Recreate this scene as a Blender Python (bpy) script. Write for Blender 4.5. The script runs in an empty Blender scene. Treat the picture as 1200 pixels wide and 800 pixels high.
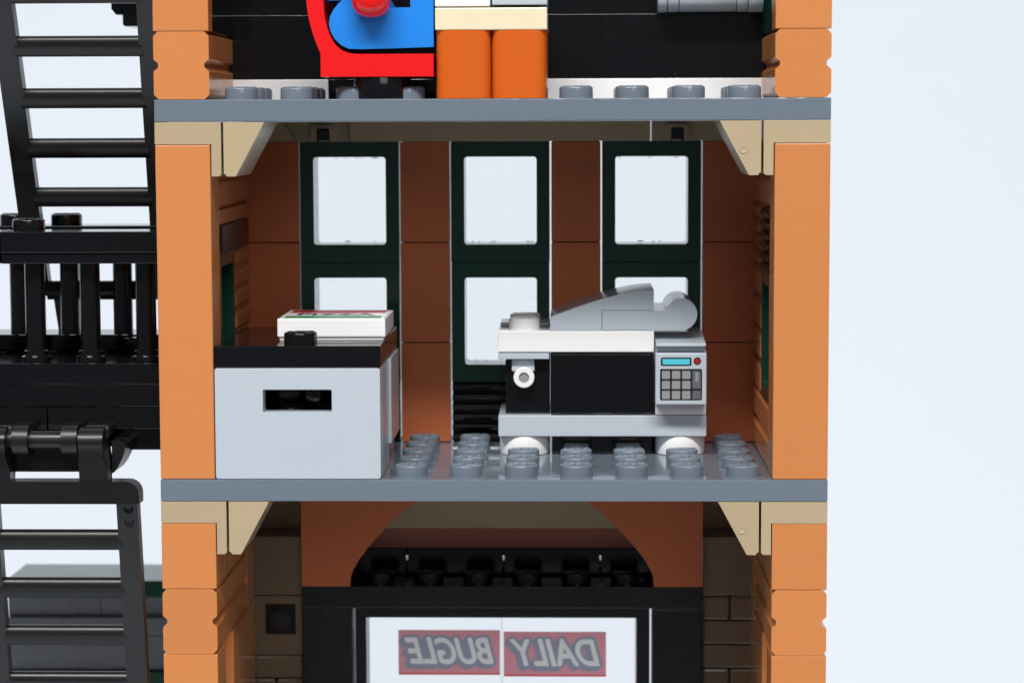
import bpy, bmesh, math, random
import numpy as np
from mathutils import Vector, Matrix
random.seed(4)
S = 0.01                       # one millimetre of the toy in Blender units (1 unit = 10 cm)
sc = bpy.context.scene
C = sc.collection

# ------------------------------------------------------------------ camera, world, lamps, exposure
cam_d = bpy.data.cameras.new("camera")
cam = bpy.data.objects.new("camera", cam_d); C.objects.link(cam)
cam.location = (11.560*S, -338.17*S, 51.31*S)
cam.rotation_euler = (1.4781855, 0.0032678, 0.0255641)
cam_d.sensor_width = 36.0
cam_d.lens = 2787.513/1200*36
cam_d.clip_start = 0.05; cam_d.clip_end = 200
cam_d.dof.use_dof = True
cam_d.dof.focus_distance = 346*S
cam_d.dof.aperture_fstop = 3.4
sc.camera = cam

world = bpy.data.worlds.new("World"); sc.world = world
world.use_nodes = True
bg = world.node_tree.nodes["Background"]
bg.inputs[0].default_value = (0.86, 0.93, 1.0, 1); bg.inputs[1].default_value = 0.12

def area(name, loc, target, sx, sy, power, col):
    d = bpy.data.lights.new(name, 'AREA'); d.shape = 'RECTANGLE'
    d.size = sx*S; d.size_y = sy*S; d.energy = power; d.color = col
    o = bpy.data.objects.new(name, d); C.objects.link(o)
    o.location = Vector(loc)*S
    o.rotation_euler = (Vector(target)*S - o.location).to_track_quat('-Z', 'Y').to_euler()
    return o
area("key_softbox", (-60, -572, 757), (0, 0, 20), 900, 110, 1300, (1.0, 0.985, 0.965))
area("front_fill", (160, -1000, 430), (0, 0, 20), 500, 360, 140, (1.0, 0.98, 0.96))  # unseen fill lamp added low in front to brighten the interior
area("backdrop_softbox", (100, 160, 820), (120, 760, 60), 1400, 300, 130, (0.95, 0.975, 1.0))

sc.view_settings.view_transform = 'Standard'
sc.view_settings.look = 'None'
sc.view_settings.exposure = 0.0
sc.view_settings.gamma = 1.0

# ------------------------------------------------------------------ materials
def plastic(name, col, rough=0.16, var=0.04, dust=0.0, spec=0.5):
    m = bpy.data.materials.new(name); m.use_nodes = True
    nt = m.node_tree; N = nt.nodes; L = nt.links
    b = N["Principled BSDF"]
    tc = N.new("ShaderNodeTexCoord"); oi = N.new("ShaderNodeObjectInfo")
    add = N.new("ShaderNodeVectorMath"); add.operation = 'ADD'
    mul = N.new("ShaderNodeVectorMath"); mul.operation = 'SCALE'; mul.inputs['Scale'].default_value = 7.0
    comb = N.new("ShaderNodeCombineXYZ")
    for k in range(3): L.new(oi.outputs['Random'], comb.inputs[k])
    L.new(comb.outputs[0], mul.inputs[0])
    L.new(tc.outputs['Object'], add.inputs[0]); L.new(mul.outputs[0], add.inputs[1])
    n1 = N.new("ShaderNodeTexNoise"); n1.inputs['Scale'].default_value = 9.0; n1.inputs['Detail'].default_value = 3
    L.new(add.outputs[0], n1.inputs['Vector'])
    # slight moulding tone, different for each piece
    hsv = N.new("ShaderNodeHueSaturation"); hsv.inputs['Color'].default_value = (*col, 1)
    mr = N.new("ShaderNodeMapRange"); mr.inputs['To Min'].default_value = 1-var; mr.inputs['To Max'].default_value = 1+var
    L.new(oi.outputs['Random'], mr.inputs['Value']); L.new(mr.outputs[0], hsv.inputs['Value'])
    last = hsv.outputs[0]
    if dust > 0:
        vo = N.new("ShaderNodeTexNoise"); vo.inputs['Scale'].default_value = 150.0; vo.inputs['Detail'].default_value = 2
        L.new(add.outputs[0], vo.inputs['Vector'])
        cr = N.new("ShaderNodeMapRange"); cr.inputs['From Min'].default_value = 0.76; cr.inputs['From Max'].default_value = 0.84
        cr.inputs['To Max'].default_value = dust
        L.new(vo.outputs['Fac'], cr.inputs['Value'])
        mx = N.new("ShaderNodeMix"); mx.data_type = 'RGBA'
        L.new(cr.outputs[0], mx.inputs['Factor']); L.new(last, mx.inputs['A']); mx.inputs['B'].default_value = (0.7, 0.7, 0.68, 1)
        last = mx.outputs['Result']
    L.new(last, b.inputs['Base Color'])
    r = N.new("ShaderNodeMapRange"); r.inputs['To Min'].default_value = rough*0.7; r.inputs['To Max'].default_value = rough*1.4
    L.new(n1.outputs['Fac'], r.inputs['Value']); L.new(r.outputs[0], b.inputs['Roughness'])
    b.inputs['IOR'].default_value = 1.5
    b.inputs['Specular IOR Level'].default_value = spec
    n2 = N.new("ShaderNodeTexNoise"); n2.inputs['Scale'].default_value = 26.0; n2.inputs['Detail'].default_value = 2
    L.new(add.outputs[0], n2.inputs['Vector'])
    bp = N.new("ShaderNodeBump"); bp.inputs['Strength'].default_value = 0.05; bp.inputs['Distance'].default_value = 0.01
    L.new(n2.outputs['Fac'], bp.inputs['Height']); L.new(bp.outputs[0], b.inputs['Normal'])
    return m
M = dict(
    nougat=plastic("nougat_plastic", (0.62, 0.232, 0.076), 0.17, 0.03, 0.25, 0.36),
    rnougat=plastic("redder_nougat_plastic", (0.57, 0.158, 0.062), 0.17, 0.03, 0.2, 0.36),  # redder, slightly darker nougat for the back wall tiles and arch
    black=plastic("black_plastic", (0.0045, 0.0048, 0.006), 0.12, 0.05, 0.12),
    satin=plastic("satin_black_plastic", (0.0075, 0.0075, 0.0085), 0.32, 0.05, 0.15, 0.5),
    frame=plastic("charcoal_black_plastic", (0.0105, 0.0105, 0.0115), 0.25, 0.05, 0.1),
    rbrown=plastic("reddish_brown_plastic", (0.40, 0.13, 0.085), 0.2),
    dgrey=plastic("dark_grey_plastic", (0.155, 0.190, 0.235), 0.075, 0.03, 0.2),
    lgrey=plastic("light_grey_plastic", (0.50, 0.56, 0.62), 0.18, 0.02, 0.1),
    white=plastic("white_plastic", (0.91, 0.91, 0.91), 0.18, 0.01),
    tan=plastic("tan_plastic", (0.47, 0.37, 0.235), 0.2, 0.03, 0.1),
    cream=plastic("cream_plastic", (0.82, 0.72, 0.50), 0.2, 0.02),
    dtan=plastic("dark_tan_plastic", (0.175, 0.128, 0.08), 0.12, 0.04),
    green=plastic("dark_green_plastic", (0.010, 0.052, 0.034), 0.16, 0.05, 0.1),
    brown=plastic("dark_brown_plastic", (0.013, 0.0075, 0.006), 0.25, spec=0.25),
    orange=plastic("dark_orange_plastic", (0.62, 0.112, 0.010), 0.2, 0.03),
    red=plastic("red_plastic", (0.80, 0.012, 0.014), 0.16, 0.02),
    blue=plastic("blue_plastic", (0.018, 0.235, 0.78), 0.2, 0.02),
    dbgrey=plastic("bluish_grey_plastic", (0.14, 0.155, 0.18), 0.25, 0.06),
    cloth=plastic("white_card", (0.765, 0.815, 0.88), 0.85, 0.0, spec=0.1),
    ink=plastic("black_print", (0.012, 0.013, 0.016), 0.3, 0.0),
    keygrey=plastic("key_print", (0.30, 0.30, 0.31), 0.3, 0.0),
    keydark=plastic("dark_key_print", (0.13, 0.135, 0.15), 0.3, 0.0),
    cyan=plastic("cyan_print", (0.10, 0.58, 0.75), 0.3, 0.0),
    redprint=plastic("red_print", (0.42, 0.018, 0.02), 0.3, 0.0),
    greenprint=plastic("green_print", (0.03, 0.25, 0.09), 0.25, 0.0),
)
def glass_mat():
    m = bpy.data.materials.new("clear_plastic"); m.use_nodes = True
    nt = m.node_tree; N = nt.nodes; L = nt.links
    N.remove(N["Principled BSDF"]); out = N["Material Output"]
    t = N.new("ShaderNodeBsdfTransparent"); t.inputs[0].default_value = (0.993, 0.996, 0.997, 1)
    g = N.new("ShaderNodeBsdfGlossy"); g.inputs['Roughness'].default_value = 0.03
    f = N.new("ShaderNodeFresnel"); f.inputs['IOR'].default_value = 1.45
    mx = N.new("ShaderNodeMixShader")
    L.new(f.outputs[0], mx.inputs[0]); L.new(t.outputs[0], mx.inputs[1]); L.new(g.outputs[0], mx.inputs[2])
    L.new(mx.outputs[0], out.inputs['Surface'])
    return m
M['glass'] = glass_mat()
def film(name, col, opacity):                 # a translucent printed sticker on the clear shop window
    m = bpy.data.materials.new(name); m.use_nodes = True
    nt = m.node_tree; N = nt.nodes; L = nt.links
    b = N["Principled BSDF"]; out = N["Material Output"]
    b.inputs['Base Color'].default_value = (*col, 1); b.inputs['Roughness'].default_value = 0.4
    tl = N.new("ShaderNodeBsdfTranslucent"); tl.inputs[0].default_value = (*col, 1)
    m1 = N.new("ShaderNodeMixShader"); m1.inputs[0].default_value = 0.9
    L.new(b.outputs[0], m1.inputs[1]); L.new(tl.outputs[0], m1.inputs[2])
    t = N.new("ShaderNodeBsdfTransparent")
    m2 = N.new("ShaderNodeMixShader"); m2.inputs[0].default_value = opacity
    L.new(t.outputs[0], m2.inputs[1]); L.new(m1.outputs[0], m2.inputs[2])
    L.new(m2.outputs[0], out.inputs['Surface'])
    return m
M['film_red'] = film("red_sticker_film", (0.74, 0.30, 0.33), 1.0)
M['film_edge'] = film("bright_red_film_edge", (0.75, 0.07, 0.06), 1.0)
M['film_grey'] = film("grey_sticker_ink", (0.31, 0.31, 0.37), 1.0)
M['film_pale'] = film("pale_sticker_ink", (0.78, 0.74, 0.70), 1.0)

# ------------------------------------------------------------------ builders (all sizes in millimetres)
def wloc(o):
    return Vector((0, 0, 0)) if o is None else Vector(o["at"])
def link(name, me, at, parent):
    o = bpy.data.objects.new(name, me); C.objects.link(o)
    at = Vector(at); o["at"] = tuple(at)
    o.location = (at - wloc(parent))*S
    if parent is not None: o.parent = parent
    return o
def thing(name, at, label, cat, group=None):
    o = link(name, None, at, None); o.empty_display_size = 0.05
    o['label'] = label; o['category'] = cat
    if group: o['group'] = group
    return o
def tag(o, label, cat, group=None):
    o['label'] = label; o['category'] = cat
    if group: o['group'] = group
    return o
def finish(bm, mat, name, bevel=0.0, smooth=False, seg=2):
    if bevel > 0:
        bmesh.ops.bevel(bm, geom=[e for e in bm.edges if e.is_manifold and e.calc_face_angle(0) > 0.5],
                        offset=bevel*S, segments=seg, profile=0.5, affect='EDGES', clamp_overlap=True)
    bmesh.ops.recalc_face_normals(bm, faces=bm.faces)
    me = bpy.data.meshes.new(name); bm.to_mesh(me); bm.free()
    me.materials.append(M[mat] if isinstance(mat, str) else mat)
    if smooth:
        me.shade_smooth(); me.set_sharp_from_angle(angle=math.radians(38))
    return me
CACHE = {}
def box(name, x0, x1, y0, y1, z0, z1, mat, parent=None, bevel=0.16, gap=0.05, gz=0.02):
    x0 += gap; x1 -= gap; y0 += gap; y1 -= gap; z0 += gz; z1 -= gz
    key = ('box', round(x1-x0, 3), round(y1-y0, 3), round(z1-z0, 3), mat, bevel)
    if key not in CACHE:
        bm = bmesh.new(); bmesh.ops.create_cube(bm, size=1.0)
        for v in bm.verts: v.co = Vector((v.co.x*(x1-x0), v.co.y*(y1-y0), v.co.z*(z1-z0)))*S
        CACHE[key] = finish(bm, mat, name, bevel)
    return link(name, CACHE[key], ((x0+x1)/2, (y0+y1)/2, (z0+z1)/2), parent)
def bm_prism(bm, poly, axis, a0, a1, off=(0, 0, 0)):
    def P(u, v, a):
        c = (u, a, v) if axis == 'y' else ((a, u, v) if axis == 'x' else (u, v, a))
        return Vector(c)*S - Vector(off)*S
    A = [bm.verts.new(P(u, v, a0)) for u, v in poly]; B = [bm.verts.new(P(u, v, a1)) for u, v in poly]
    bm.faces.new(A); bm.faces.new(B[::-1]); n = len(poly)
    for i in range(n):
        j = (i+1) % n
        bm.faces.new((A[j], A[i], B[i], B[j]))
def prism(name, poly, axis, a0, a1, mat, parent=None, bevel=0.14, smooth=False):
    us = [p[0] for p in poly]; vs = [p[1] for p in poly]
    mu, mv, ma = (min(us)+max(us))/2, (min(vs)+max(vs))/2, (a0+a1)/2
    ctr = (mu, ma, mv) if axis == 'y' else ((ma, mu, mv) if axis == 'x' else (mu, mv, ma))
    bm = bmesh.new(); bm_prism(bm, poly, axis, a0, a1, ctr)
    return link(name, finish(bm, mat, name, bevel, smooth), ctr, parent)
def bm_lathe(bm, prof, axis='z', seg=40, off=(0, 0, 0)):
    rings = []
    for r, h in prof:
        if r < 1e-6:
            rings.append([(0, 0, h)])
        else:
            rings.append([(r*math.cos(2*math.pi*i/seg), r*math.sin(2*math.pi*i/seg), h) for i in range(seg)])
    def conv(p):
        x, y, z = p
        c = (x, y, z) if axis == 'z' else ((x, z, y) if axis == 'y' else (z, x, y))
        return (Vector(c)+Vector(off))*S
    V = [[bm.verts.new(conv(p)) for p in ring] for ring in rings]
    for a, b in zip(V, V[1:]):
        if len(a) == 1 and len(b) == 1: continue
        for i in range(seg):
            j = (i+1) % seg
            if len(a) == 1: bm.faces.new((a[0], b[i], b[j]))
            elif len(b) == 1: bm.faces.new((a[i], b[0], a[j]))
            else: bm.faces.new((a[i], b[i], b[j], a[j]))
def rod_prof(r, h0, h1, b=0.2):
    return [(0, h0), (r-b, h0), (r-b*.3, h0+b*.3), (r, h0+b), (r, h1-b), (r-b*.3, h1-b*.3), (r-b, h1), (0, h1)]
def lathe(name, prof, ctr, axis, mat, parent=None, seg=40):
    key = ('lathe', tuple(prof), axis, mat, seg)
    if key not in CACHE:
        bm = bmesh.new(); bm_lathe(bm, prof, axis, seg); CACHE[key] = finish(bm, mat, name, 0, True)
    return link(name, CACHE[key], ctr, parent)
def text_mesh(body, size, extrude, bold=0.0, shear=0.0, res=3, bev=0.0):
    cu = bpy.data.curves.new("lettering", 'FONT'); cu.body = body; cu.size = size; cu.extrude = extrude; cu.bevel_depth = bev; cu.bevel_resolution = 2
    cu.offset = bold; cu.shear = shear; cu.align_x = 'CENTER'; cu.align_y = 'CENTER'; cu.resolution_u = res
    o = bpy.data.objects.new("lettering", cu); C.objects.link(o)
    bpy.context.view_layer.update()
    me = bpy.data.meshes.new_from_object(o.evaluated_get(bpy.context.evaluated_depsgraph_get()))
    bpy.data.objects.remove(o); bpy.data.curves.remove(cu)
    return me
LOGO = text_mesh("LEGO", 1.5, 0.05, 0.01, 0.25, 2, 0.075)       # raised lettering on every stud, in millimetres
def stud(mat, x, y, z, parent, name='stud', logo=True):
    key = ('stud', mat, logo)
    if key not in CACHE:
        bm = bmesh.new()
        bm_lathe(bm, [(2.4, -0.02), (2.4, 1.42), (2.37, 1.54), (2.29, 1.64), (2.15, 1.7), (0, 1.7)], 'z', 36)
        if logo:
            t = bmesh.new(); t.from_mesh(LOGO)
            for v in t.verts: v.co = Vector((v.co.x*1.0, v.co.y*1.15, 1.72+v.co.z))*S
            me = bpy.data.meshes.new("logo"); t.to_mesh(me); t.free(); bm.from_mesh(me); bpy.data.meshes.remove(me)
        CACHE[key] = finish(bm, mat, 'stud', 0, True)
    return link(name, CACHE[key], (x, y, z), parent)
def pipe(bm, pts, r, seg=14):
    for a, b in zip(pts, pts[1:]):
        a = Vector(a); b = Vector(b); d = b-a; q = d.to_track_quat('Z', 'Y').to_matrix()
        A = []; B = []
        for i in range(seg):
            o = q @ Vector((r*math.cos(2*math.pi*i/seg), r*math.sin(2*math.pi*i/seg), 0))
            A.append(bm.verts.new((a+o)*S)); B.append(bm.verts.new((b+o)*S))
        bm.faces.new(A[::-1]); bm.faces.new(B)
        for i in range(seg):
            j = (i+1) % seg; bm.faces.new((A[i], A[j], B[j], B[i]))
def ring(name, outer, inner, ro, ri, axis, a0, a1, mat, parent):      # a rectangular frame with rounded corners, one mesh
    def loop(r, rad):
        u0, u1, v0, v1 = r; p = []
        for cu, cv, st in ((u1-rad, v1-rad, 0), (u0+rad, v1-rad, 90), (u0+rad, v0+rad, 180), (u1-rad, v0+rad, 270)):
            for k in range(5):
                t = math.radians(st+22.5*k); p.append((cu+rad*math.cos(t), cv+rad*math.sin(t)))
        return p
    O = loop(outer, ro); I = loop(inner, ri); n = len(O)
    mu, mv, ma = (outer[0]+outer[1])/2, (outer[2]+outer[3])/2, (a0+a1)/2
    ctr = (mu, ma, mv) if axis == 'y' else (ma, mu, mv)
    bm = bmesh.new()
    def P(q, a): return bm.verts.new((Vector((q[0], a, q[1]) if axis == 'y' else (a, q[0], q[1]))-Vector(ctr))*S)
    b = 0.08
    sh = lambda L, d: [(q[0]+d*(1 if q[0] < mu else -1), q[1]+d*(1 if q[1] < mv else -1)) for q in L]
    V = [[P(q, a) for q in L] for L, a in ((sh(O, b), a0), (O, a0+b), (O, a1), (I, a1), (I, a0+b), (sh(I, -b), a0))]
    for k in range(6):
        A = V[k]; Bq = V[(k+1) % 6]
        for i in range(n):
            j = (i+1) % n; bm.faces.new((A[i], A[j], Bq[j], Bq[i]))
    return link(name, finish(bm, mat, name, 0), ctr, parent)
def masonry(x0, x1, z0, z1, c=0.65, g=0.55, left=True, right=True):     # outline of a grooved brick, seen end on
    zm = (z0+z1)/2; x0 += .06; x1 -= .06; z0 += .02; z1 -= .02
    p = []
    if left: p += [(x0+c, z1), (x0, z1-c), (x0, zm+g+.3), (x0+c, zm+.3), (x0+c, zm-.3), (x0, zm-g-.3), (x0, z0+c), (x0+c, z0)]
    else: p += [(x0, z1), (x0, z0)]
    if right: p += [(x1-c, z0), (x1, z0+c), (x1, zm-g-.3), (x1-c, zm-.3), (x1-c, zm+.3), (x1, zm+g+.3), (x1, z1-c), (x1-c, z1)]
    else: p += [(x1, z0), (x1, z1)]
    return p

# ------------------------------------------------------------------ white sweep (table running up into the backdrop)
bm = bmesh.new()
ZT = -115.3
prof = [(-165, ZT), (160, ZT)]
R0 = 420.0
for k in range(1, 25):
    a = math.radians(90*k/24); prof.append((160+R0*math.sin(a), ZT+R0*(1-math.cos(a))))
prof.append((160+R0, 1500))
rows = [[bm.verts.new(Vector((x, y, z))*S) for x in (-1500, 1500)] for y, z in prof]
for a, b in zip(rows, rows[1:]): bm.faces.new((a[0], a[1], b[1], b[0]))
sweep = link("backdrop", finish(bm, 'cloth', "backdrop", 0, True), (0, 0, 0), None)
sweep['kind'] = 'structure'

# ------------------------------------------------------------------ the toy building
B = thing("toy_building", (0, 24, -115.2), "orange and grey toy brick building open at the back, showing three storeys", "toy building")
def floor(z, studs):
    f = box("floor_plate", -48, 48, 0, 48, z-3.2, z, 'dgrey', B, 0.14, 0.04)
    for x, y in studs: stud('dgrey', x, y, z-0.02, f)
    return f
XS = [-36+8*i for i in range(10)]
floor(-57.6, [])
floor(-112.0, [])
box("wall_panel", -48, 48, 40, 48, -112, -60.8, "nougat", B)
lower_st = [(x, y) for x in XS for y in (4, 12, 20, 28, 36) if x > -16 and not (y > 24 and x in (4, 28))]
floor(0.0, lower_st)
upper_st = [(x, y) for x in XS for y in (4, 12, 20) if not (x in (-20, -12) and y > 8) and not (x in (-4, 4) and y < 16)]
floor(54.4, upper_st)
box("roof_plate", -48, 48, 0, 48, 108.8, 112.0, 'dgrey', B)

for s in (-1, 1):
    def xx(a, b): return (s*a, s*b) if s > 0 else (s*b, s*a)
    a, b = xx(40, 48)
    # --- front columns, one stud wide
    box("column_block", a, b, 0, 8, 0, 48, 'nougat', B, 0.18, 0.07)                       # middle storey
    box("brick", a, b, 0, 8, -16, -6.4, 'nougat', B, 0.12)
    prism("grooved_brick", masonry(a, b, -25.6, -16), 'y', 0.05, 15.95, 'nougat', B)
    box("brick", a, b, 0, 8, -35.2, -25.6, 'nougat', B, 0.12)
    prism("grooved_brick", masonry(a, b, -44.8, -35.2), 'y', 0.05, 15.95, 'nougat', B)
    box("brick", a, b, 0, 8, -57.6, -44.8, 'nougat', B, 0.12)
    prism("grooved_brick", masonry(a, b, 54.4, 64.0), 'y', 0.05, 15.95, 'nougat', B)
    box("brick", a, b, 0, 4 if s < 0 else 6, 64, 73.6, 'nougat', B, 0.12)
    box("column_block", a, b, 0, 4 if s < 0 else 6, 73.6, 108.8, 'nougat', B, 0.12)
    box("column_block", a, b, 0, 40, -112, -60.8, 'nougat', B, 0.12)
    # --- tan corner pieces under each floor
    for z in (51.2, -3.2):
        p0, p1 = xx(38.5, 48)
        q0, q1 = xx(38.5, 40)
        x = lambda v: s*v
        poly = [(x(48)-s*.05, z-.02), (x(38.5), z-.02), (x(38.5), z-7.4), (x(38.8), z-7.7), (x(39.9), z-7.7), (x(39.9), z-3.15), (x(48)-s*.05, z-3.15)]
        prism("bracket", poly, 'y', 0.06, 7.9, 'tan', B, 0.12)
        poly = [(x(38.15), z-.03), (x(32.3), z-.03), (x(36.45), z-7.72), (x(37.8), z-7.72), (x(37.8), z-7.5), (x(38.15), z-7.3)]
        o = prism("inverted_slope", poly, 'y', 0.08, 15.9, 'tan', B, 0.1)
    # small moulding dimple in the right hand slopes
        if s > 0:
            lathe("pin_mark", [(0.62, 0), (0.55, -.06), (0.38, -.06), (0.3, .0), (0, .0)], (35.7, 0.03, z-4.1), 'y', 'tan', o, 20)
    # --- side walls of the middle storey (two studs in, behind the column)
    prism("grooved_brick", masonry(a, b, 38.4, 48), 'y', 8.05, 39.95, 'nougat', B)
    if s < 0:
        box("lintel", -48, -39.7, 8, 37.5, 32.0, 36.2, 'brown', B, 0.5)
        box("brick", -48, -40, 8, 40, 36.2, 38.4, 'nougat', B)
        zs = [0, 9.6, 19.2, 25.6, 32.0]
        for z0, z1 in zip(zs, zs[1:]):
            prism("grooved_brick", masonry(a, b, z0, z1), 'y', 24.05, 39.95, 'nougat', B)
        prism("grooved_brick", masonry(a, b, 0, 9.6), 'y', 8.05, 23.95, 'nougat', B)
        wz0, wz1 = 9.6, 32.0
    else:
        k = 0
        lou = box("louvre_brick", 41, 48, 8, 24, 28.8, 38.4, 'brown', B)
        for i in range(6):
            z = 28.8+1.6*i
            prism("slat", [(39.9, z+.25), (39.9, z+.8), (41.2, z+1.55), (41.2, z+.05)], 'y', 8.1, 23.9, 'brown', lou, 0.08)
        for z0, z1 in ((0, 9.6), (9.6, 19.2), (19.2, 28.8), (28.8, 33.6), (33.6, 38.4)):
            prism("grooved_brick", masonry(a, b, z0, z1), 'y', 24.05, 39.95, 'nougat', B)
        prism("grooved_brick", masonry(a, b, 0, 9.6), 'y', 8.05, 23.95, 'nougat', B)
        wz0, wz1 = 9.6, 28.8
    # side window: frame ring with a pane
    fw = 2.0; xi, xo = s*40.15, s*47.6
    w = ring("window", (8.1, 23.9, wz0+.03, wz1-.03), (8.1+fw, 23.9-fw, wz0+fw, wz1-fw), 0.1, 0.3, 'x', min(xi, xo), max(xi, xo), 'green', B)
    box("pane", s*46-.4, s*46+.4, 8.1+fw, 23.9-fw, wz0+fw, wz1-fw, 'glass', w, 0)
    # --- side walls of the lower storey
    box("brick", a, b, 8, 47.9, -15.95, -3.2, 'nougat', B, 0.14)
    prism("grooved_brick", masonry(a, b, -25.6, -16), 'y', 16.05, 31.9, 'nougat', B)
    box("brick", a, b, 32, 40, -25.6, -16, 'nougat', B, 0.14)
    box("wall_panel", a, b, 16, 40, -57.6, -25.6, 'nougat', B, 0.14)
    # --- side walls of the upper storey
    prism("grooved_brick", masonry(a, b, 54.4, 64.0), 'y', 16.05, 23.95, 'nougat', B)
    if s < 0:
        box("wall_panel", a, b, 4, 24, 64, 108.8, 'black', B)
    else:
        w = ring("window", (6.1, 23.9, 64.03, 108.7), (8, 22, 66, 106.8), 0.1, 0.3, 'x', 40.1, 47.6, 'green', B)
        box("pane", 45.6, 46.4, 8, 22, 66, 106.8, 'glass', w, 0)

# --- back wall of the middle storey: three pairs of windows, tiled pillars between them
def window(cx, z0):
    x0, x1, z1 = cx-7.88+random.uniform(0, .05), cx+7.88-random.uniform(0, .14), z0+19.17
    ix0, ix1, iz0, iz1 = cx-5.75, cx+5.75, z0+2.85, z0+16.75
    f = ring("window", (x0, x1, z0, z1), (ix0, ix1, iz0, iz1), 0.1, 0.5, 'y', 40.05, 47.4, 'green', B)
    box("pane", ix0-.3, ix1+.3, 45.0, 45.8, iz0-.3, iz1+.3, 'glass', f, 0)
    rr = random.Random(int(cx*7+z0*13+100))
    bm = bmesh.new()                                                   # moulding marks and dirt along the rim of the pane
    for k in range(7):
        mx_ = rr.uniform(ix0+.2, ix1-.9); mz_ = rr.choice((iz0+.12, iz0+.2, iz1-.3)) ; mw = rr.choice((.2, .3, .9))
        bm_prism(bm, [(mx_, mz_), (mx_+mw, mz_), (mx_+mw, mz_+.16), (mx_, mz_+.16)], 'y', 44.9, 44.99, (cx, 44, z0+9.6))
    link("pane_mark", finish(bm, 'keygrey', 'pane_mark', 0), (cx, 44, z0+9.6), f)
for cx in (-24, 0, 24):
    window(cx, 28.82); window(cx, 9.62)
    rb = box("ribbed_brick", cx-7.85, cx+7.85, 41.0, 48, 0, 9.6, 'black', B)
    for i in range(6):
        z = 1.6*i
        prism("rib", [(41.05, z+.05), (40.2, z+.35), (40.05, z+.8), (40.2, z+1.2), (41.05, z+1.5)], 'x', cx-7.8, cx+7.8, 'black', rb, 0.06)
for cx in (-36, -12, 12, 36):
    e0 = 1.3 if cx < -20 else 0; e1 = 1.3 if cx > 20 else 0
    box("wall_column", cx-3.8-e0, cx+3.8+e1, 43.2, 48, 0, 48, 'nougat', B, 0.1, 0.0)
    for z in (0, 16, 32):
        box("wall_tile", cx-3.92-e0, cx+3.92+e1, 40, 43.18, z+.04, z+15.96, 'rnougat', B, 0.14, 0.0, 0.03)
# tan plates under the ceiling, with the black pegs of the windows in their ends
for x0, x1 in ((-23.85, 23.75), (24.0, 40.9), (-40.9, -23.9)):
    box("ceiling_plate", x0, x1, 38.9 if x0 > -25 and x1 < 24 else 40, 48, 48.0, 51.2, 'tan', B, 0.06, 0.02)
for cx in (-28, 28):
    prism("socket", [(cx-2.2, 48.06), (cx-1.7, 50.6), (cx+1.7, 50.6), (cx+2.2, 48.06)], 'y', 39.2, 40.1, 'tan', B, 0.2)
    box("peg", cx-1.0, cx+1.0, 38.7, 39.4, 47.9, 50.1, 'black', B, 0.3, 0)
prism("ceiling_wedge", [(-36.6, 51.18), (-34.5, 51.18), (-32.3, 48.1), (-36.6, 48.1)], 'y', 38.6, 40.0, 'tan', B, 0.12)

# --- back wall of the upper storey
for x0, x1, m in ((-41.2, -25.5, 'white'), (-25.5, 7, 'black'), (7, 41.2, 'white')):
    box("kick_plate", x0, x1, 24, 32, 54.4, 57.6, m, B, 0.08)
for x0, x1 in ((-41.2, -16), (-16, 16), (16, 41.2)):
    box("wall_panel", x0, x1, 24, 32, 57.6, 67.2, 'black', B, 0.02, 0.01, 0.003)
    box("wall_panel", x0, x1, 24, 32, 67.2, 108.8, 'black', B, 0.02, 0.01, 0.003)
box("wall_backing", -41.2, 41.2, 32.1, 35, 54.5, 108.7, 'black', B, 0.1)

# --- lower storey: shop front seen from the inside
for s in (-1, 1):
    p = [(32.3, -3.3), (10, -3.3), (12.5, -8.8), (15.5, -11.0), (18.0, -13.2), (20.0, -15.4), (21.6, -17.2), (22.9, -18.9), (23.9, -20.6), (24.4, -21.9), (24.5, -23.45), (32.3, -23.45)]
    prism("arch_brick", [(s*x, z) for x, z in p], 'y', 39.8, 41.4, 'rnougat', B, 0.12)
    box("door_post", s*32.3 if s < 0 else 24.25, -24.25 if s < 0 else 32.3, 40, 48, -57.6, -27.1, 'frame', B, 0.18, 0)
lin = box("lintel", -32.3, 32.3, 40, 48, -27.05, -23.5, 'frame', B, 0.14, 0)
for i in range(6): stud('black', -20+8*i, 44.2, -23.5, lin)
for x0, x1 in ((-32, -16), (-16, 0), (0, 16), (16, 32)):
    box("brick", x0, x1, 50, 52, -27, -19.0, 'black', B, 0.1, 0.14)
for z0, z1 in ((-27, -21.4), (-20.7, -19.0)): box("brick", -32, 32, 52.1, 56, z0, z1, 'black', B, 0.1)
box("brick", -32, 32, 50, 56, -19.0, -15.4, 'rbrown', B, 0.12)
box("brick", -41.5, 41.5, 48.2, 57, -15.4, -3.2, 'tan', B, 0.12)
sw = ring("shop_window", (-23.9, 23.9, -57.5, -27.15), (-22.15, 21.75, -55, -29.0), 0.1, 0.15, 'y', 42.0, 48, 'frame', B)
for x0, x1 in ((-22.1, -0.35), (-0.25, 21.7)):
    pn = box("pane", x0, x1, 46.0, 46.9, -54.9, -29.05, 'glass', sw, 0.1, 0.02)
for cx in (-21.2, 20.8): box("clip", cx-1.1, cx+1.1, 45.5, 46.0, -29.5, -29.02, 'dgrey', sw, 0.1, 0)
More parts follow.
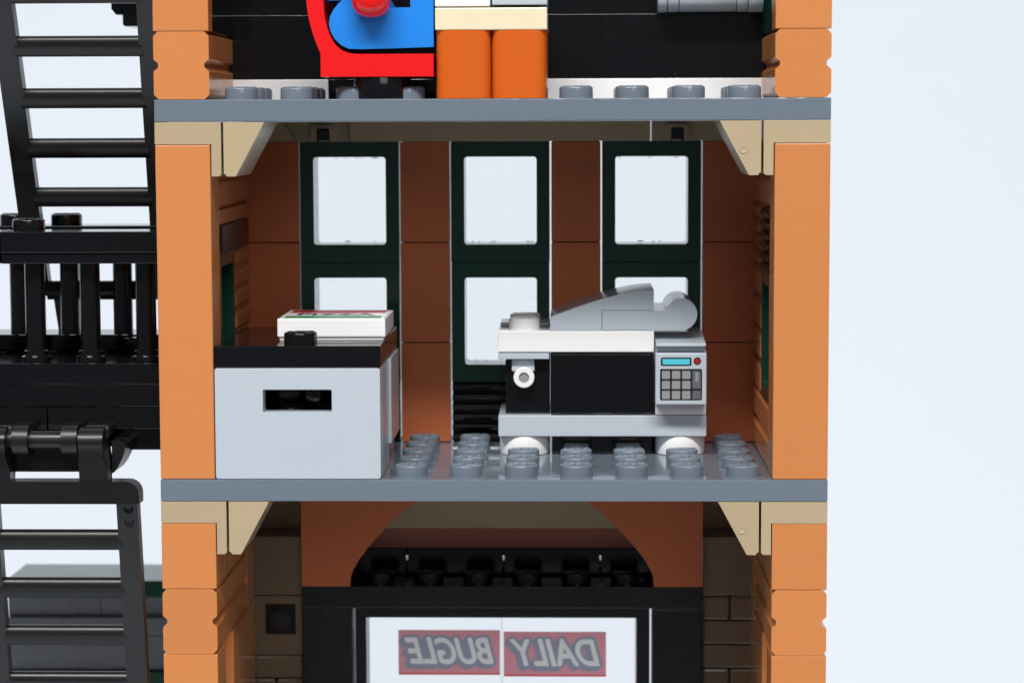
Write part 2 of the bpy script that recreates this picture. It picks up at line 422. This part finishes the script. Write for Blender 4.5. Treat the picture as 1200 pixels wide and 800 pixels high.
def sign(word, x0, x1, z0, z1):
    """a printed film: red ground, dark drop shadow, pale letters - cut as cells of one flat sheet (mirrored: read from the street)"""
    w, h, cs = x1-x0, z1-z0, 0.07
    nx, nz = int(w/cs), int(h/cs)
    me = text_mesh(word, 10, 0.0, 0.0, 0.0, 5); me.calc_loop_triangles()
    V = np.array([v.co[:2] for v in me.vertices]); T = [tuple(t.vertices) for t in me.loop_triangles]
    lo_, hi_ = V.min(0), V.max(0); V = (V-(lo_+hi_)/2)/(hi_-lo_)*np.array([w*.80, h*.56])
    V[:, 0] += V[:, 1]*0.26
    gx, gz = np.meshgrid((np.arange(nx)+.5)*cs-w/2, (np.arange(nz)+.5)*cs-h/2-.25)
    L_ = np.zeros(gx.shape, bool)
    for t in T:
        A, B2, C2 = V[t[0]], V[t[1]], V[t[2]]
        d = (B2[1]-C2[1])*(A[0]-C2[0])+(C2[0]-B2[0])*(A[1]-C2[1])
        if abs(d) < 1e-9: continue
        u = ((B2[1]-C2[1])*(gx-C2[0])+(C2[0]-B2[0])*(gz-C2[1]))/d
        v = ((C2[1]-A[1])*(gx-C2[0])+(A[0]-C2[0])*(gz-C2[1]))/d
        L_ |= (u >= -.02) & (v >= -.02) & (u+v <= 1.02)
    bpy.data.meshes.remove(me)
    def grow(Mk, r, sx=0, sz=0):
        out = np.zeros_like(Mk); k = int(r/cs)
        for i in range(-k, k+1):
            for j in range(-k, k+1):
                if i*i+j*j <= k*k: out |= np.roll(np.roll(Mk, i+sx, 1), j+sz, 0)
        return out
    L1 = grow(L_, .14)
    Sh = grow(L1, .50) | grow(L1, .45, 7, -6)
    idx = np.where(L1, 2, np.where(Sh, 1, 0)); idx[:4] = np.where(idx[:4] == 0, 3, idx[:4])
    verts = []; faces = []; mi = []; cx_, cz_ = (x0+x1)/2, (z0+z1)/2
    for j in range(nz):
        i = 0
        while i < nx:
            k = i
            while k < nx and idx[j, k] == idx[j, i]: k += 1
            a0, a1 = w/2-i*w/nx, w/2-k*w/nx                 # mirrored
            c0, c1 = -h/2+j*h/nz, -h/2+(j+1)*h/nz; n0 = len(verts)
            verts += [(a1*S, 0, c0*S), (a0*S, 0, c0*S), (a0*S, 0, c1*S), (a1*S, 0, c1*S)]
            faces.append((n0, n0+1, n0+2, n0+3)); mi.append(int(idx[j, i])); i = k
    me = bpy.data.meshes.new("sign"); me.from_pydata(verts, [], faces)
    for k in ('film_red', 'film_grey', 'film_pale', 'film_edge'): me.materials.append(M[k])
    me.polygons.foreach_set('material_index', mi)
    f = link("sign", me, (cx_, 47.02, cz_), B)
    f['label'] = "red printed window sign reading %s in pale mirrored letters" % word
sign("BUGLE", -17.3, -0.55, -39.6, -32.1)
sign("DAILY", 0.05, 16.9, -39.85, -32.35)
# tan side pieces of the shop wall
for s in (-1, 1):
    def xs_(a, b): return (a, b) if s > 0 else (-b, -a)
    a, b = xs_(32.35, 41.3)
    box("wall_backing", a-(.3 if s < 0 else 0), b+(.3 if s > 0 else 0), 48.1, 50, -57.6, -15.4, 'dtan', B, 0.1)
    box("wall_tile", a, b, 41, 48, -25.1, -15.5, 'dtan', B, 0.12)
    if s < 0:
        br = box("brick", a, b, 41, 48, -35.0, -25.2, 'dtan', B, 0.14)
        box("socket", -38.4, -33.5, 40.85, 41.2, -31.6, -26.6, 'black', br, 0.1, 0)
        lathe("socket_ring", [(1.75, 0), (1.75, -.35), (1.3, -.35), (1.25, -.1), (0, -.1)], (-35.95, 40.75, -29.1), 'y', 'frame', br, 24)
        rows_ = [(-35.1, -38.9, 1), (-38.9, -42.8, 2), (-42.8, -46.6, 1), (-46.6, -57.6, 1)]
    else:
        rows_ = [(-25.2, -29.2, 2), (-29.2, -33.2, 1), (-33.2, -37.1, 1), (-37.1, -41, 2), (-41, -45, 1), (-45, -57.6, 1)]
    for z1, z0, n in rows_:
        for k in range(n):
            xa = a+(b-a)*k/n; xb = a+(b-a)*(k+1)/n
            box("brick", xa, xb, 41.2, 48, z0, z1, 'dtan', B, 0.4, 0.06, 0.05)

# ------------------------------------------------------------------ cabinet on the middle floor
K = thing("cabinet", (-28, 16, 0), "light grey cabinet with black top and slot handle beside left orange column", "cabinet")
ring("front_panel", (-39.92, -16.12, 0.06, 16.05), (-33.0, -23.1, 9.7, 12.95), 0.35, 0.2, 'y', 0.05, 3.2, 'lgrey', K)
box("inner_block", -39.7, -16.6, 11.0, 31.9, 0.05, 16.0, 'black', K, 0.1, 0)
box("inner_floor", -39.7, -16.6, 3.25, 11, 0.05, 9.4, 'black', K, 0.1, 0)
box("side_panel", -16.55, -16.1, 3.3, 16, 0.05, 16.0, 'lgrey', K, 0.08, 0)
box("side_panel", -16.55, -15.75, 16.1, 31.9, 3.0, 15.9, 'lgrey', K, 0.12, 0)
lathe("knob", rod_prof(2.4, 0, 3.0, .2), (-26.2, 7.5, 10.2), 'z', 'black', K)
lathe("knob", rod_prof(2.4, 0, .6, .2), (-29.7, 5.8, 9.4), 'z', 'black', K)
kt = box("top_plate", -40, -16, 0, 32, 16.08, 19.28, 'black', K, 0.14, 0.06)
stud('black', -27.9, 4.0, 19.25, kt)
# pizza box
Z = thing("pizza_box", (-24, 16.5, 19.3), "white pizza box with red and green stripes lying on cabinet top", "pizza box")
box("base", -31.55, -16.25, 8.6, 24.2, 19.3, 19.75, 'white', Z, 0.08, 0, 0)
lid = box("lid", -31.85, -15.95, 8.3, 24.5, 19.75, 22.5, 'white', Z, 0.22, 0, 0)
box("stripe", -31.0, -16.8, 18.6, 23.6, 22.5, 22.53, 'redprint', lid, 0, 0, 0)
box("stripe", -31.0, -16.8, 9.2, 13.0, 22.5, 22.53, 'greenprint', lid, 0, 0, 0)
me = text_mesh("PIZZA", 3.9, 0.01, 0.09, 0.0, 3)
bm = bmesh.new(); bm.from_mesh(me)
for v in bm.verts: v.co = Vector((v.co.x*1.1, v.co.y*1.2, v.co.z))*S
link("lettering", finish(bm, 'ink', 'lettering', 0), (-24, 15.8, 22.52), lid)

# ------------------------------------------------------------------ photocopier
P = thing("photocopier", (16, 32, 0), "white, black and grey photocopier with keypad standing on round white feet", "photocopier")
for x in (4, 28):
    for y in (28, 36): lathe("foot", rod_prof(3.85, 0.02, 3.0, .15), (x, y, 0), 'z', 'white', P)
box("underframe", 8.2, 23.8, 26.5, 39.5, 0.1, 3.0, 'black', P)
box("base_plate", 0, 32, 24, 40, 3.0, 6.3, 'lgrey', P, 0.14, 0.06)
box("body", 8.05, 23.9, 24.0, 40, 6.35, 15.85, 'black', P, 0.3, 0.02)
bb = box("side_body", 1.1, 7.95, 26.0, 40, 6.35, 14.7, 'black', P, 0.14, 0.02)
box("side_plate", 0.05, 7.85, 24.2, 39.8, 14.9, 15.9, 'lgrey', P, 0.1, 0)
box("bar", 2.1, 5.6, 25.2, 26.3, 12.9, 14.9, 'lgrey', P, 0.15, 0)
lathe("ring", [(0.8, -.35), (1.5, -.35), (1.6, -.25), (1.6, 0.6), (0.82, 0.6), (0.8, -.3)], (4.0, 24.4, 12.1), 'y', 'white', P, 36)
lathe("plug", rod_prof(0.78, -.1, .6, .05), (4.0, 24.4, 12.1), 'y', 'keygrey', P, 24)
wp = box("top_plate", 0, 23.95, 24, 40, 15.98, 19.3, 'white', P, 0.14, 0.05)
stud('white', 4, 28, 19.28, wp); stud('white', 4, 36, 19.28, wp)
box("tray", 0.2, 7.9, 32.2, 39.8, 19.3, 19.9, 'lgrey', P, 0.1, 0)
n = 12; arc = []
ax0, az0, ax1, az1 = 8.05, 21.35, 23.85, 25.5
for k in range(n+1):
    t = k/n; arc.append((ax0+(ax1-ax0)*t, az0+(az1-az0)*math.sin(t*math.pi/2*0.93)/math.sin(math.pi/2*.93)))
for y0, y1 in ((24.05, 31.95), (32.05, 39.9)):
    poly = [(8.05, 19.33)] + arc + [(23.85, 22.45), (15.9, 22.45), (15.9, 19.33)]
    prism("curved_lid", poly, 'y', y0, y1, 'lgrey', P, 0.1, True)
c = (28.05, 21.8); r = 2.42
poly = [(15.98, 19.35), (15.98, 22.38), (c[0]-math.sqrt(r*r-.58**2), 22.38)]
for k in range(0, 26):
    a = math.radians(166-k*(166+90)/25); poly.append((c[0]+r*math.cos(a), c[1]+r*math.sin(a)))
prism("roller_arm", poly, 'y', 24.05, 31.95, 'lgrey', P, 0.1, True)
prism("roller_arm", poly, 'y', 32.05, 39.9, 'lgrey', P, 0.1, True)
box("keypad_block", 24.08, 31.9, 24, 40, 6.35, 16.2, 'white', P, 0.14, 0.03)
prism("slope", [(22.3, 16.3), (22.3, 17.05), (20.85, 17.2), (20.85, 17.5), (21.1, 17.62), (31.5, 18.5), (39.5, 18.5), (39.5, 16.25), (24, 16.25)], 'x', 24.1, 31.6, 'lgrey', P, 0.1)
kp = box("keypad", 24.0, 31.75, 20.8, 23.98, 8.28, 16.2, 'lgrey', P, 0.16, 0.0)
def printed(name, u0, u1, v0, v1, mat, lift, rnd=0.18):
    X = lambda u: 24.0+u*7.75/7.9; ZV = lambda v: 16.2-v
    x0, x1, z1, z0 = X(u0), X(u1), ZV(v0), ZV(v1)
    poly = []
    for cx_, cz_, a0 in ((x1-rnd, z1-rnd, 0), (x0+rnd, z1-rnd, 90), (x0+rnd, z0+rnd, 180), (x1-rnd, z0+rnd, 270)):
        for k in range(4):
            a = math.radians(a0+k*30); poly.append((cx_+rnd*math.cos(a), cz_+rnd*math.sin(a)))
    prism(name, poly, 'y', 20.8-lift, 20.86, mat, kp, 0)
printed("screen_border", .83, 5.57, .69, 1.97, 'ink', .03, .25)
printed("screen", 1.1, 5.3, .92, 1.76, 'cyan', .05, .1)
printed("button_ring", 5.86, 7.06, .64, 1.84, 'ink', .03, .6)
printed("button", 6.04, 6.88, .82, 1.66, 'redprint', .05, .42)
printed("key_panel", .71, 7.2, 2.43, 7.2, 'ink', .03, .25)
for i, (xa, xb) in enumerate(((237, 300), (315, 380), (395, 460))):
    for (ya, yb) in ((428, 490), (505, 568), (582, 645)):
        printed("key", (xa-186)*.01975, (xb-186)*.01975, (ya-290)*.01975, (yb-290)*.01975, 'keygrey', .05, .12)
printed("tall_key", (475-186)*.01975, (540-186)*.01975, (428-290)*.01975, (565-290)*.01975, 'keydark', .05, .12)
printed("key_mark", (498-186)*.01975, (522-186)*.01975, (440-290)*.01975, (510-290)*.01975, 'keygrey', .07, .08)
printed("dark_key", (475-186)*.01975, (540-186)*.01975, (582-290)*.01975, (645-290)*.01975, 'keydark', .05, .12)

# ------------------------------------------------------------------ upper floor: chair, figure, desk, roller
zx = lambda X, Y: ((250+X/4-577)/8.25, 61.66-(Y/4-56)/8.22)
H = thing("swivel_chair", (-16, 8, 54.4), "red swivel chair with curved back on a black round base", "chair")
poly = [zx(*p) for p in ((520, -160), (522, -60), (525, 0), (530, 80), (541, 130), (556, 172), (578, 210), (606, 236), (640, 250), (680, 255), (1038, 255), (1038, 360), (510, 360), (510, 252), (492, 210), (475, 160), (462, 115), (453, 70), (447, 20), (445, 0), (440, -60), (436, -160))]
prism("seat", poly, 'y', 0.15, 15.85, 'red', H, 0.14, True)
lathe("base", rod_prof(4.1, 0, 3.1, .15), (-15.75, 4.3, 54.42), 'z', 'black', H)
F = thing("toy_figure", (-16, 8, 60.8), "seated toy figure with blue legs and red hand in the red chair", "toy figure")
leg = [zx(*p) for p in ((548, 115), (553, 82), (568, 52), (592, 22), (615, 2), (650, -18), (720, -30), (800, -25), (826, 10), (834, 40), (930, 40), (930, -40), (1038, -40), (1038, 223), (850, 229), (700, 232), (640, 230), (605, 214), (575, 186), (555, 150))]
prism("leg", leg, 'y', 1.0, 7.0, 'blue', F, 0.2, True)
prism("leg", leg, 'y', 7.6, 13.6, 'blue', F, 0.2, True)
tz = lambda X, Y: zx(X, Y)
prism("torso", [tz(*p) for p in ((540, 5), (760, 5), (720, -330), (580, -330))], 'y', 1.6, 13.0, 'blue', F, 0.3)
lathe("head", rod_prof(5.0, 0, 9.0, 1.2), (tz(650, 0)[0], 7.3, tz(0, -345)[1]), 'z', 'red', F)
bm = bmesh.new()
pipe(bm, [(*((tz(640, -290)[0]), -0.8), tz(640, -290)[1]), (tz(700, -130)[0], -1.2, tz(700, -130)[1]), (tz(752, -60)[0], -0.8, tz(752, -60)[1])], 1.9, 18)
link("arm", finish(bm, 'red', 'arm', 0, True), (0, 0, 0), F).location = -wloc(F)*S
hx, hz = tz(752, 0)
lathe("hand", [(0, -2.35), (1.2, -2.2), (2.1, -1.75), (2.65, -0.9), (2.75, 0), (2.75, 2.2), (2.55, 2.4), (1.6, 2.4), (1.55, 0), (0, -.4)], (hx, -0.9, hz-.35), 'z', 'red', F, 32)

D = thing("desk", (0, 8, 54.4), "toy desk with cream top on dark orange round legs beside the red chair", "desk")
for x in (-3.95, 3.95):
    for y in (4.0, 12.0): prism("leg", [(x+3.97*math.copysign(abs(math.cos(t))**.42, math.cos(t)), y+3.95*math.copysign(abs(math.sin(t))**.42, math.sin(t))) for t in [2*math.pi*k/56 for k in range(56)]], 'z', 54.42, 64.0, 'orange', D, 0.1, True)
box("desktop", -8, 8, 0, 16, 64.0, 67.15, 'cream', D, 0.14, 0.08)
tag(box("white_tile", -8, -0.08, 0.3, 16, 67.3, 70.4, 'white', None, 0.14, 0.06), "plain white tile lying on left half of cream desktop", "tile")
tag(box("grey_tile", 0.08, 8, 0.3, 16, 67.5, 70.6, 'lgrey', None, 0.14, 0.06), "pale grey tile lying on right half of cream desktop", "tile")
G = thing("wall_roller", (32, 20, 71.4), "light grey ribbed roller fixed high on the black wall", "roller")
for x0, x1, r in ((24.2, 25.6, 3.95), (25.7, 27.3, 3.9), (27.4, 35.9, 3.85), (36.0, 37.6, 3.9), (37.7, 39.9, 3.95)):
    lathe("segment", rod_prof(r-1.45, -(x1-x0)/2, (x1-x0)/2, .12), ((x0+x1)/2, 21.4, 69.75), 'x', 'lgrey', G, 36)

# ------------------------------------------------------------------ fire escape at the left
E_ = thing("fire_escape", (-64, 20, 4), "black fire escape landing with spindle railings on building's left side", "fire escape")
for z0, z1, cuts in ((12.75, 15.95, (-110, -48.1)), (9.5, 12.7, (-110, -73.5, -48.1)), (6.2, 9.45, (-110, -66.0, -48.1))):
    for a, b in zip(cuts, cuts[1:]): box("landing_plate", a, b, 8.2, 38, z0, z1, 'black', E_, 0.12, 0.06)
def railing(x0, x1, y, centres, studs):
    t = box("handrail", x0, x1, y-4, y+4, 32.2, 35.35, 'black', E_, 0.14, 0.06)
    box("rail_lip", x0, x1, y-3.6, y+3.6, 30.6, 32.15, 'black', E_, 0.12, 0.06)
    for c in centres:
        lathe("spindle", [(0, 15.9), (2.2, 15.9), (2.2, 16.7), (1.75, 16.9), (1.75, 17.5), (1.5, 17.7), (1.5, 30.6), (0, 30.6)], (c, y, 0), 'z', 'black', E_, 28)
    for c in studs: stud('black', c, y, 35.33, t)
railing(-72.3, -48.1, 11.6, (-68.15, -60.0, -51.7), (-68.9,))
railing(-110, -72.4, 11.6, (-76.3, -84.3), (-77.5,))
railing(-110, -48.1, 31.0, (-75.0, -67.1, -58.8, -50.8), (-67.4, -75.4))
box("rear_plate", -110, -48.1, 26, 36, 16.0, 18.6, 'black', E_, 0.3)
for x in (-71.0, -56.0): box("rail_foot", x-1.3, x+1.3, 22.5, 25.5, 16, 18.4, 'black', E_, 0.2)
prism("rounded_plate", [(-48.2, 6.1), (-56, 6.1), (-56, 3.9), (-55.5, 3.2), (-54.8, 2.85), (-48.2, 2.85)], 'y', 10.5, 20, 'black', E_, 0.2, True)
box("upper_landing", -58.0, -48.1, 30, 45, 65.9, 74, 'black', E_, 0.4)
prism("upper_step", [(-59.6, 74), (-59.6, 68.6), (-58.9, 67.7), (-58.0, 67.7), (-58.0, 74)], 'y', 30, 45, 'black', E_, 0.2)
box("landing_joist", -71, -55.4, 13, 24, 2.9, 6.2, 'black', E_, 0.2)
# hinge brackets that carry the lower ladder
hy, hz = 5.0, 5.0
box("hinge_block", -71.4, -60.0, 5.6, 12.5, 0.2, 6.1, 'black', E_, 0.25)
lathe("emblem", [(0.85, 0), (0.8, -.08), (0.55, -.08), (0.5, 0), (0, 0)], (-65.0, 5.62, 1.6), 'y', 'black', E_, 20)
for x in (-69.0, -61.8):
    poly = [(hy+2.3*math.cos(math.radians(a)), hz+2.3*math.sin(math.radians(a))) for a in range(100, 281, 15)] + [(9.0, 2.3), (9.0, 7.2)]
    prism("hinge_clip", poly, 'x', x-1.15, x+1.15, 'satin', E_, 0.25, True)
lathe("hinge_bar", rod_prof(1.45, -9, 9, .2), (-66, hy, hz), 'x', 'satin', E_, 24)
box("hinge_cover", -60.1, -56.2, 5.2, 9, 5.2, 7.1, 'satin', E_, 0.5)
box("hinge_cover", -73.5, -70.4, 5.2, 9, 5.2, 7.1, 'satin', E_, 0.5)
q = [(-55.9, 4.9), (-54.4, 4.9), (-53.9, 4.4), (-54.0, 3.4), (-54.4, 2.2), (-55.0, 1.1), (-55.6, 0.3), (-55.9, 0.1)]
prism("curved_slope", q, 'y', 5.0, 12.5, 'satin', E_, 0.12, True)

def ladder(name, label, ztop, ytop, slope, zbot, lx, rx, rungs, rw, matname, rail_top=None):
    """rails and rungs along a sloping line: y grows by slope per mm downwards"""
    xc = (lx(zbot)+rx(zbot))/2
    T = thing(name, (xc, ytop+slope*(ztop-zbot), zbot), label, "ladder", "black ladders of the fire escape")
    Y = lambda z: ytop+slope*(ztop-z)
    rt = ztop if rail_top is None else rail_top
    for sx, fx in ((-1, lx), (1, rx)):
        d = 1.15
        bm = bmesh.new(); ctr = wloc(T)
        V = []
        for z in (rt, zbot):
            a, b2 = sorted((fx(z), fx(z)+sx*rw))
            V.append([bm.verts.new((Vector((x, Y(z)+dy, z))-ctr)*S) for x, dy in ((a, -d), (b2, -d), (b2, d), (a, d))])
        bm.faces.new(V[0]); bm.faces.new(V[1][::-1])
        for i in range(4): bm.faces.new((V[0][i], V[0][(i+1) % 4], V[1][(i+1) % 4], V[1][i]))
        link("rail", finish(bm, matname, "rail", 0.7, True, 4), wloc(T), T)
    for z in rungs:
        y = Y(z); xc = (lx(z)+rx(z))/2; w = (rx(z)-lx(z))/2+0.5
        pr = [(1.45*math.cos(math.radians(t)), .1+1.4*math.sin(math.radians(t))) for t in range(0, 181, 15)] + [(-1.3, -1.35), (-1.1, -1.5), (1.1, -1.5), (1.3, -1.35)]
        bm = bmesh.new(); bm_prism(bm, [(y+.05+p[0]*.85-slope*.55*p[1], z+p[1]) for p in pr], 'x', xc-w, xc+w, (xc, y, z))
        link("rung", finish(bm, matname, "rung", 0.0, True), (xc, y, z), T)
    return T, Y
up, UY = ladder("ladder", "upper black ladder sloping up left of the orange columns, above the railing", 80, 1.5, 0.60, 24.0, lambda z: -69.7+(z-67.7)*.027, lambda z: -51.65+(z-67.7)*.063, [77.4, 69.9, 62.35, 54.8, 47.35, 39.85, 32.3, 24.9], 3.3, 'satin')
prism("foot", [(-70.3, 23.9), (-65.4, 23.9), (-65.9, 14.4), (-69.0, 14.4)], 'y', UY(24)-1.5, UY(24)+1.5, 'satin', up, 0.4)
lo, LY = ladder("ladder", "lower black ladder hanging from the hinge under the landing", -1.0, 5.0, 0.25, -56, lambda z: -73.0+(z+11)*.016, lambda z: -55.4+(z+11)*.010, [-10.0, -17.5, -25.1, -32.6, -40.1, -47.6], 3.1, 'satin', rail_top=-3.4)
bmx = bmesh.new()
tb = [(-75.3, -4.15)]
for cx_, a0, a1 in ((-73.4, 180, 90), (-53.6, 90, 0)):
    tb += [(cx_+1.9*math.cos(math.radians(a0+(a1-a0)*k/6)), -2.8+1.95*math.sin(math.radians(a0+(a1-a0)*k/6))) for k in range(7)]
tb += [(-51.7, -4.15)]
prism("top_bar", tb, 'y', 3.3, 6.7, 'satin', lo, 0.75, True)
for x0, x1 in ((-74.7, -70.5), (-60.4, -56.2)):
    poly = [(hy+2.7*math.cos(math.radians(a)), hz+2.0*math.sin(math.radians(a))) for a in range(30, 211, 15)] + [(2.6, 3.0), (3.2, 0.6), (3.4, -1.5), (6.2, -1.5), (6.9, 2.0)]
    xm0, xm1 = x0, x1
    bm = bmesh.new(); bm_prism(bm, poly, 'x', x0, x1, (x0/2+x1/2, hy, 2))
    for v in bm.verts:                       # the finger widens towards its foot
        if v.co.z > 0.5*S: v.co.x = v.co.x*0.84-0.25*S
    link("finger", finish(bm, 'satin', "finger", 0.45, True, 3), (x0/2+x1/2, hy, 2), lo)
for zc in (-5.2, -7.3):
    lathe("pin_mark", [(0.75, 0), (0.7, -.1), (0.45, -.1), (0.4, 0), (0, 0)], (-53.6, LY(zc)-1.17, zc+.1), 'y', 'satin', lo, 18)

# ------------------------------------------------------------------ low wall in the alley, behind
W = thing("low_wall", (-66, 80, -115.2), "dark grey brick wall with dark green coping behind the lower ladder", "wall")
box("coping", -88, -42, 70, 86, -31.6, -28.5, 'green', W, 0.2)
for x0, x1 in ((-87.6, -71.2), (-71.2, -42)):
    box("brick", x0, x1, 70.6, 86, -34.9, -31.6, 'dbgrey', W, 0.12)
box("brick", -87.6, -42, 69.5, 86, -38.1, -34.9, 'dbgrey', W, 0.2)
box("brick", -87.6, -42, 69.5, 86, -44.3, -38.1, 'dbgrey', W, 0.2)
box("trim", -87.6, -42, 68.5, 86, -47.5, -44.3, 'green', W, 0.2)
box("brick", -87.6, -42, 69.5, 86, -115.2, -47.5, 'dbgrey', W, 0.2)

for o in list(bpy.data.objects):
    if "at" in o: del o["at"]
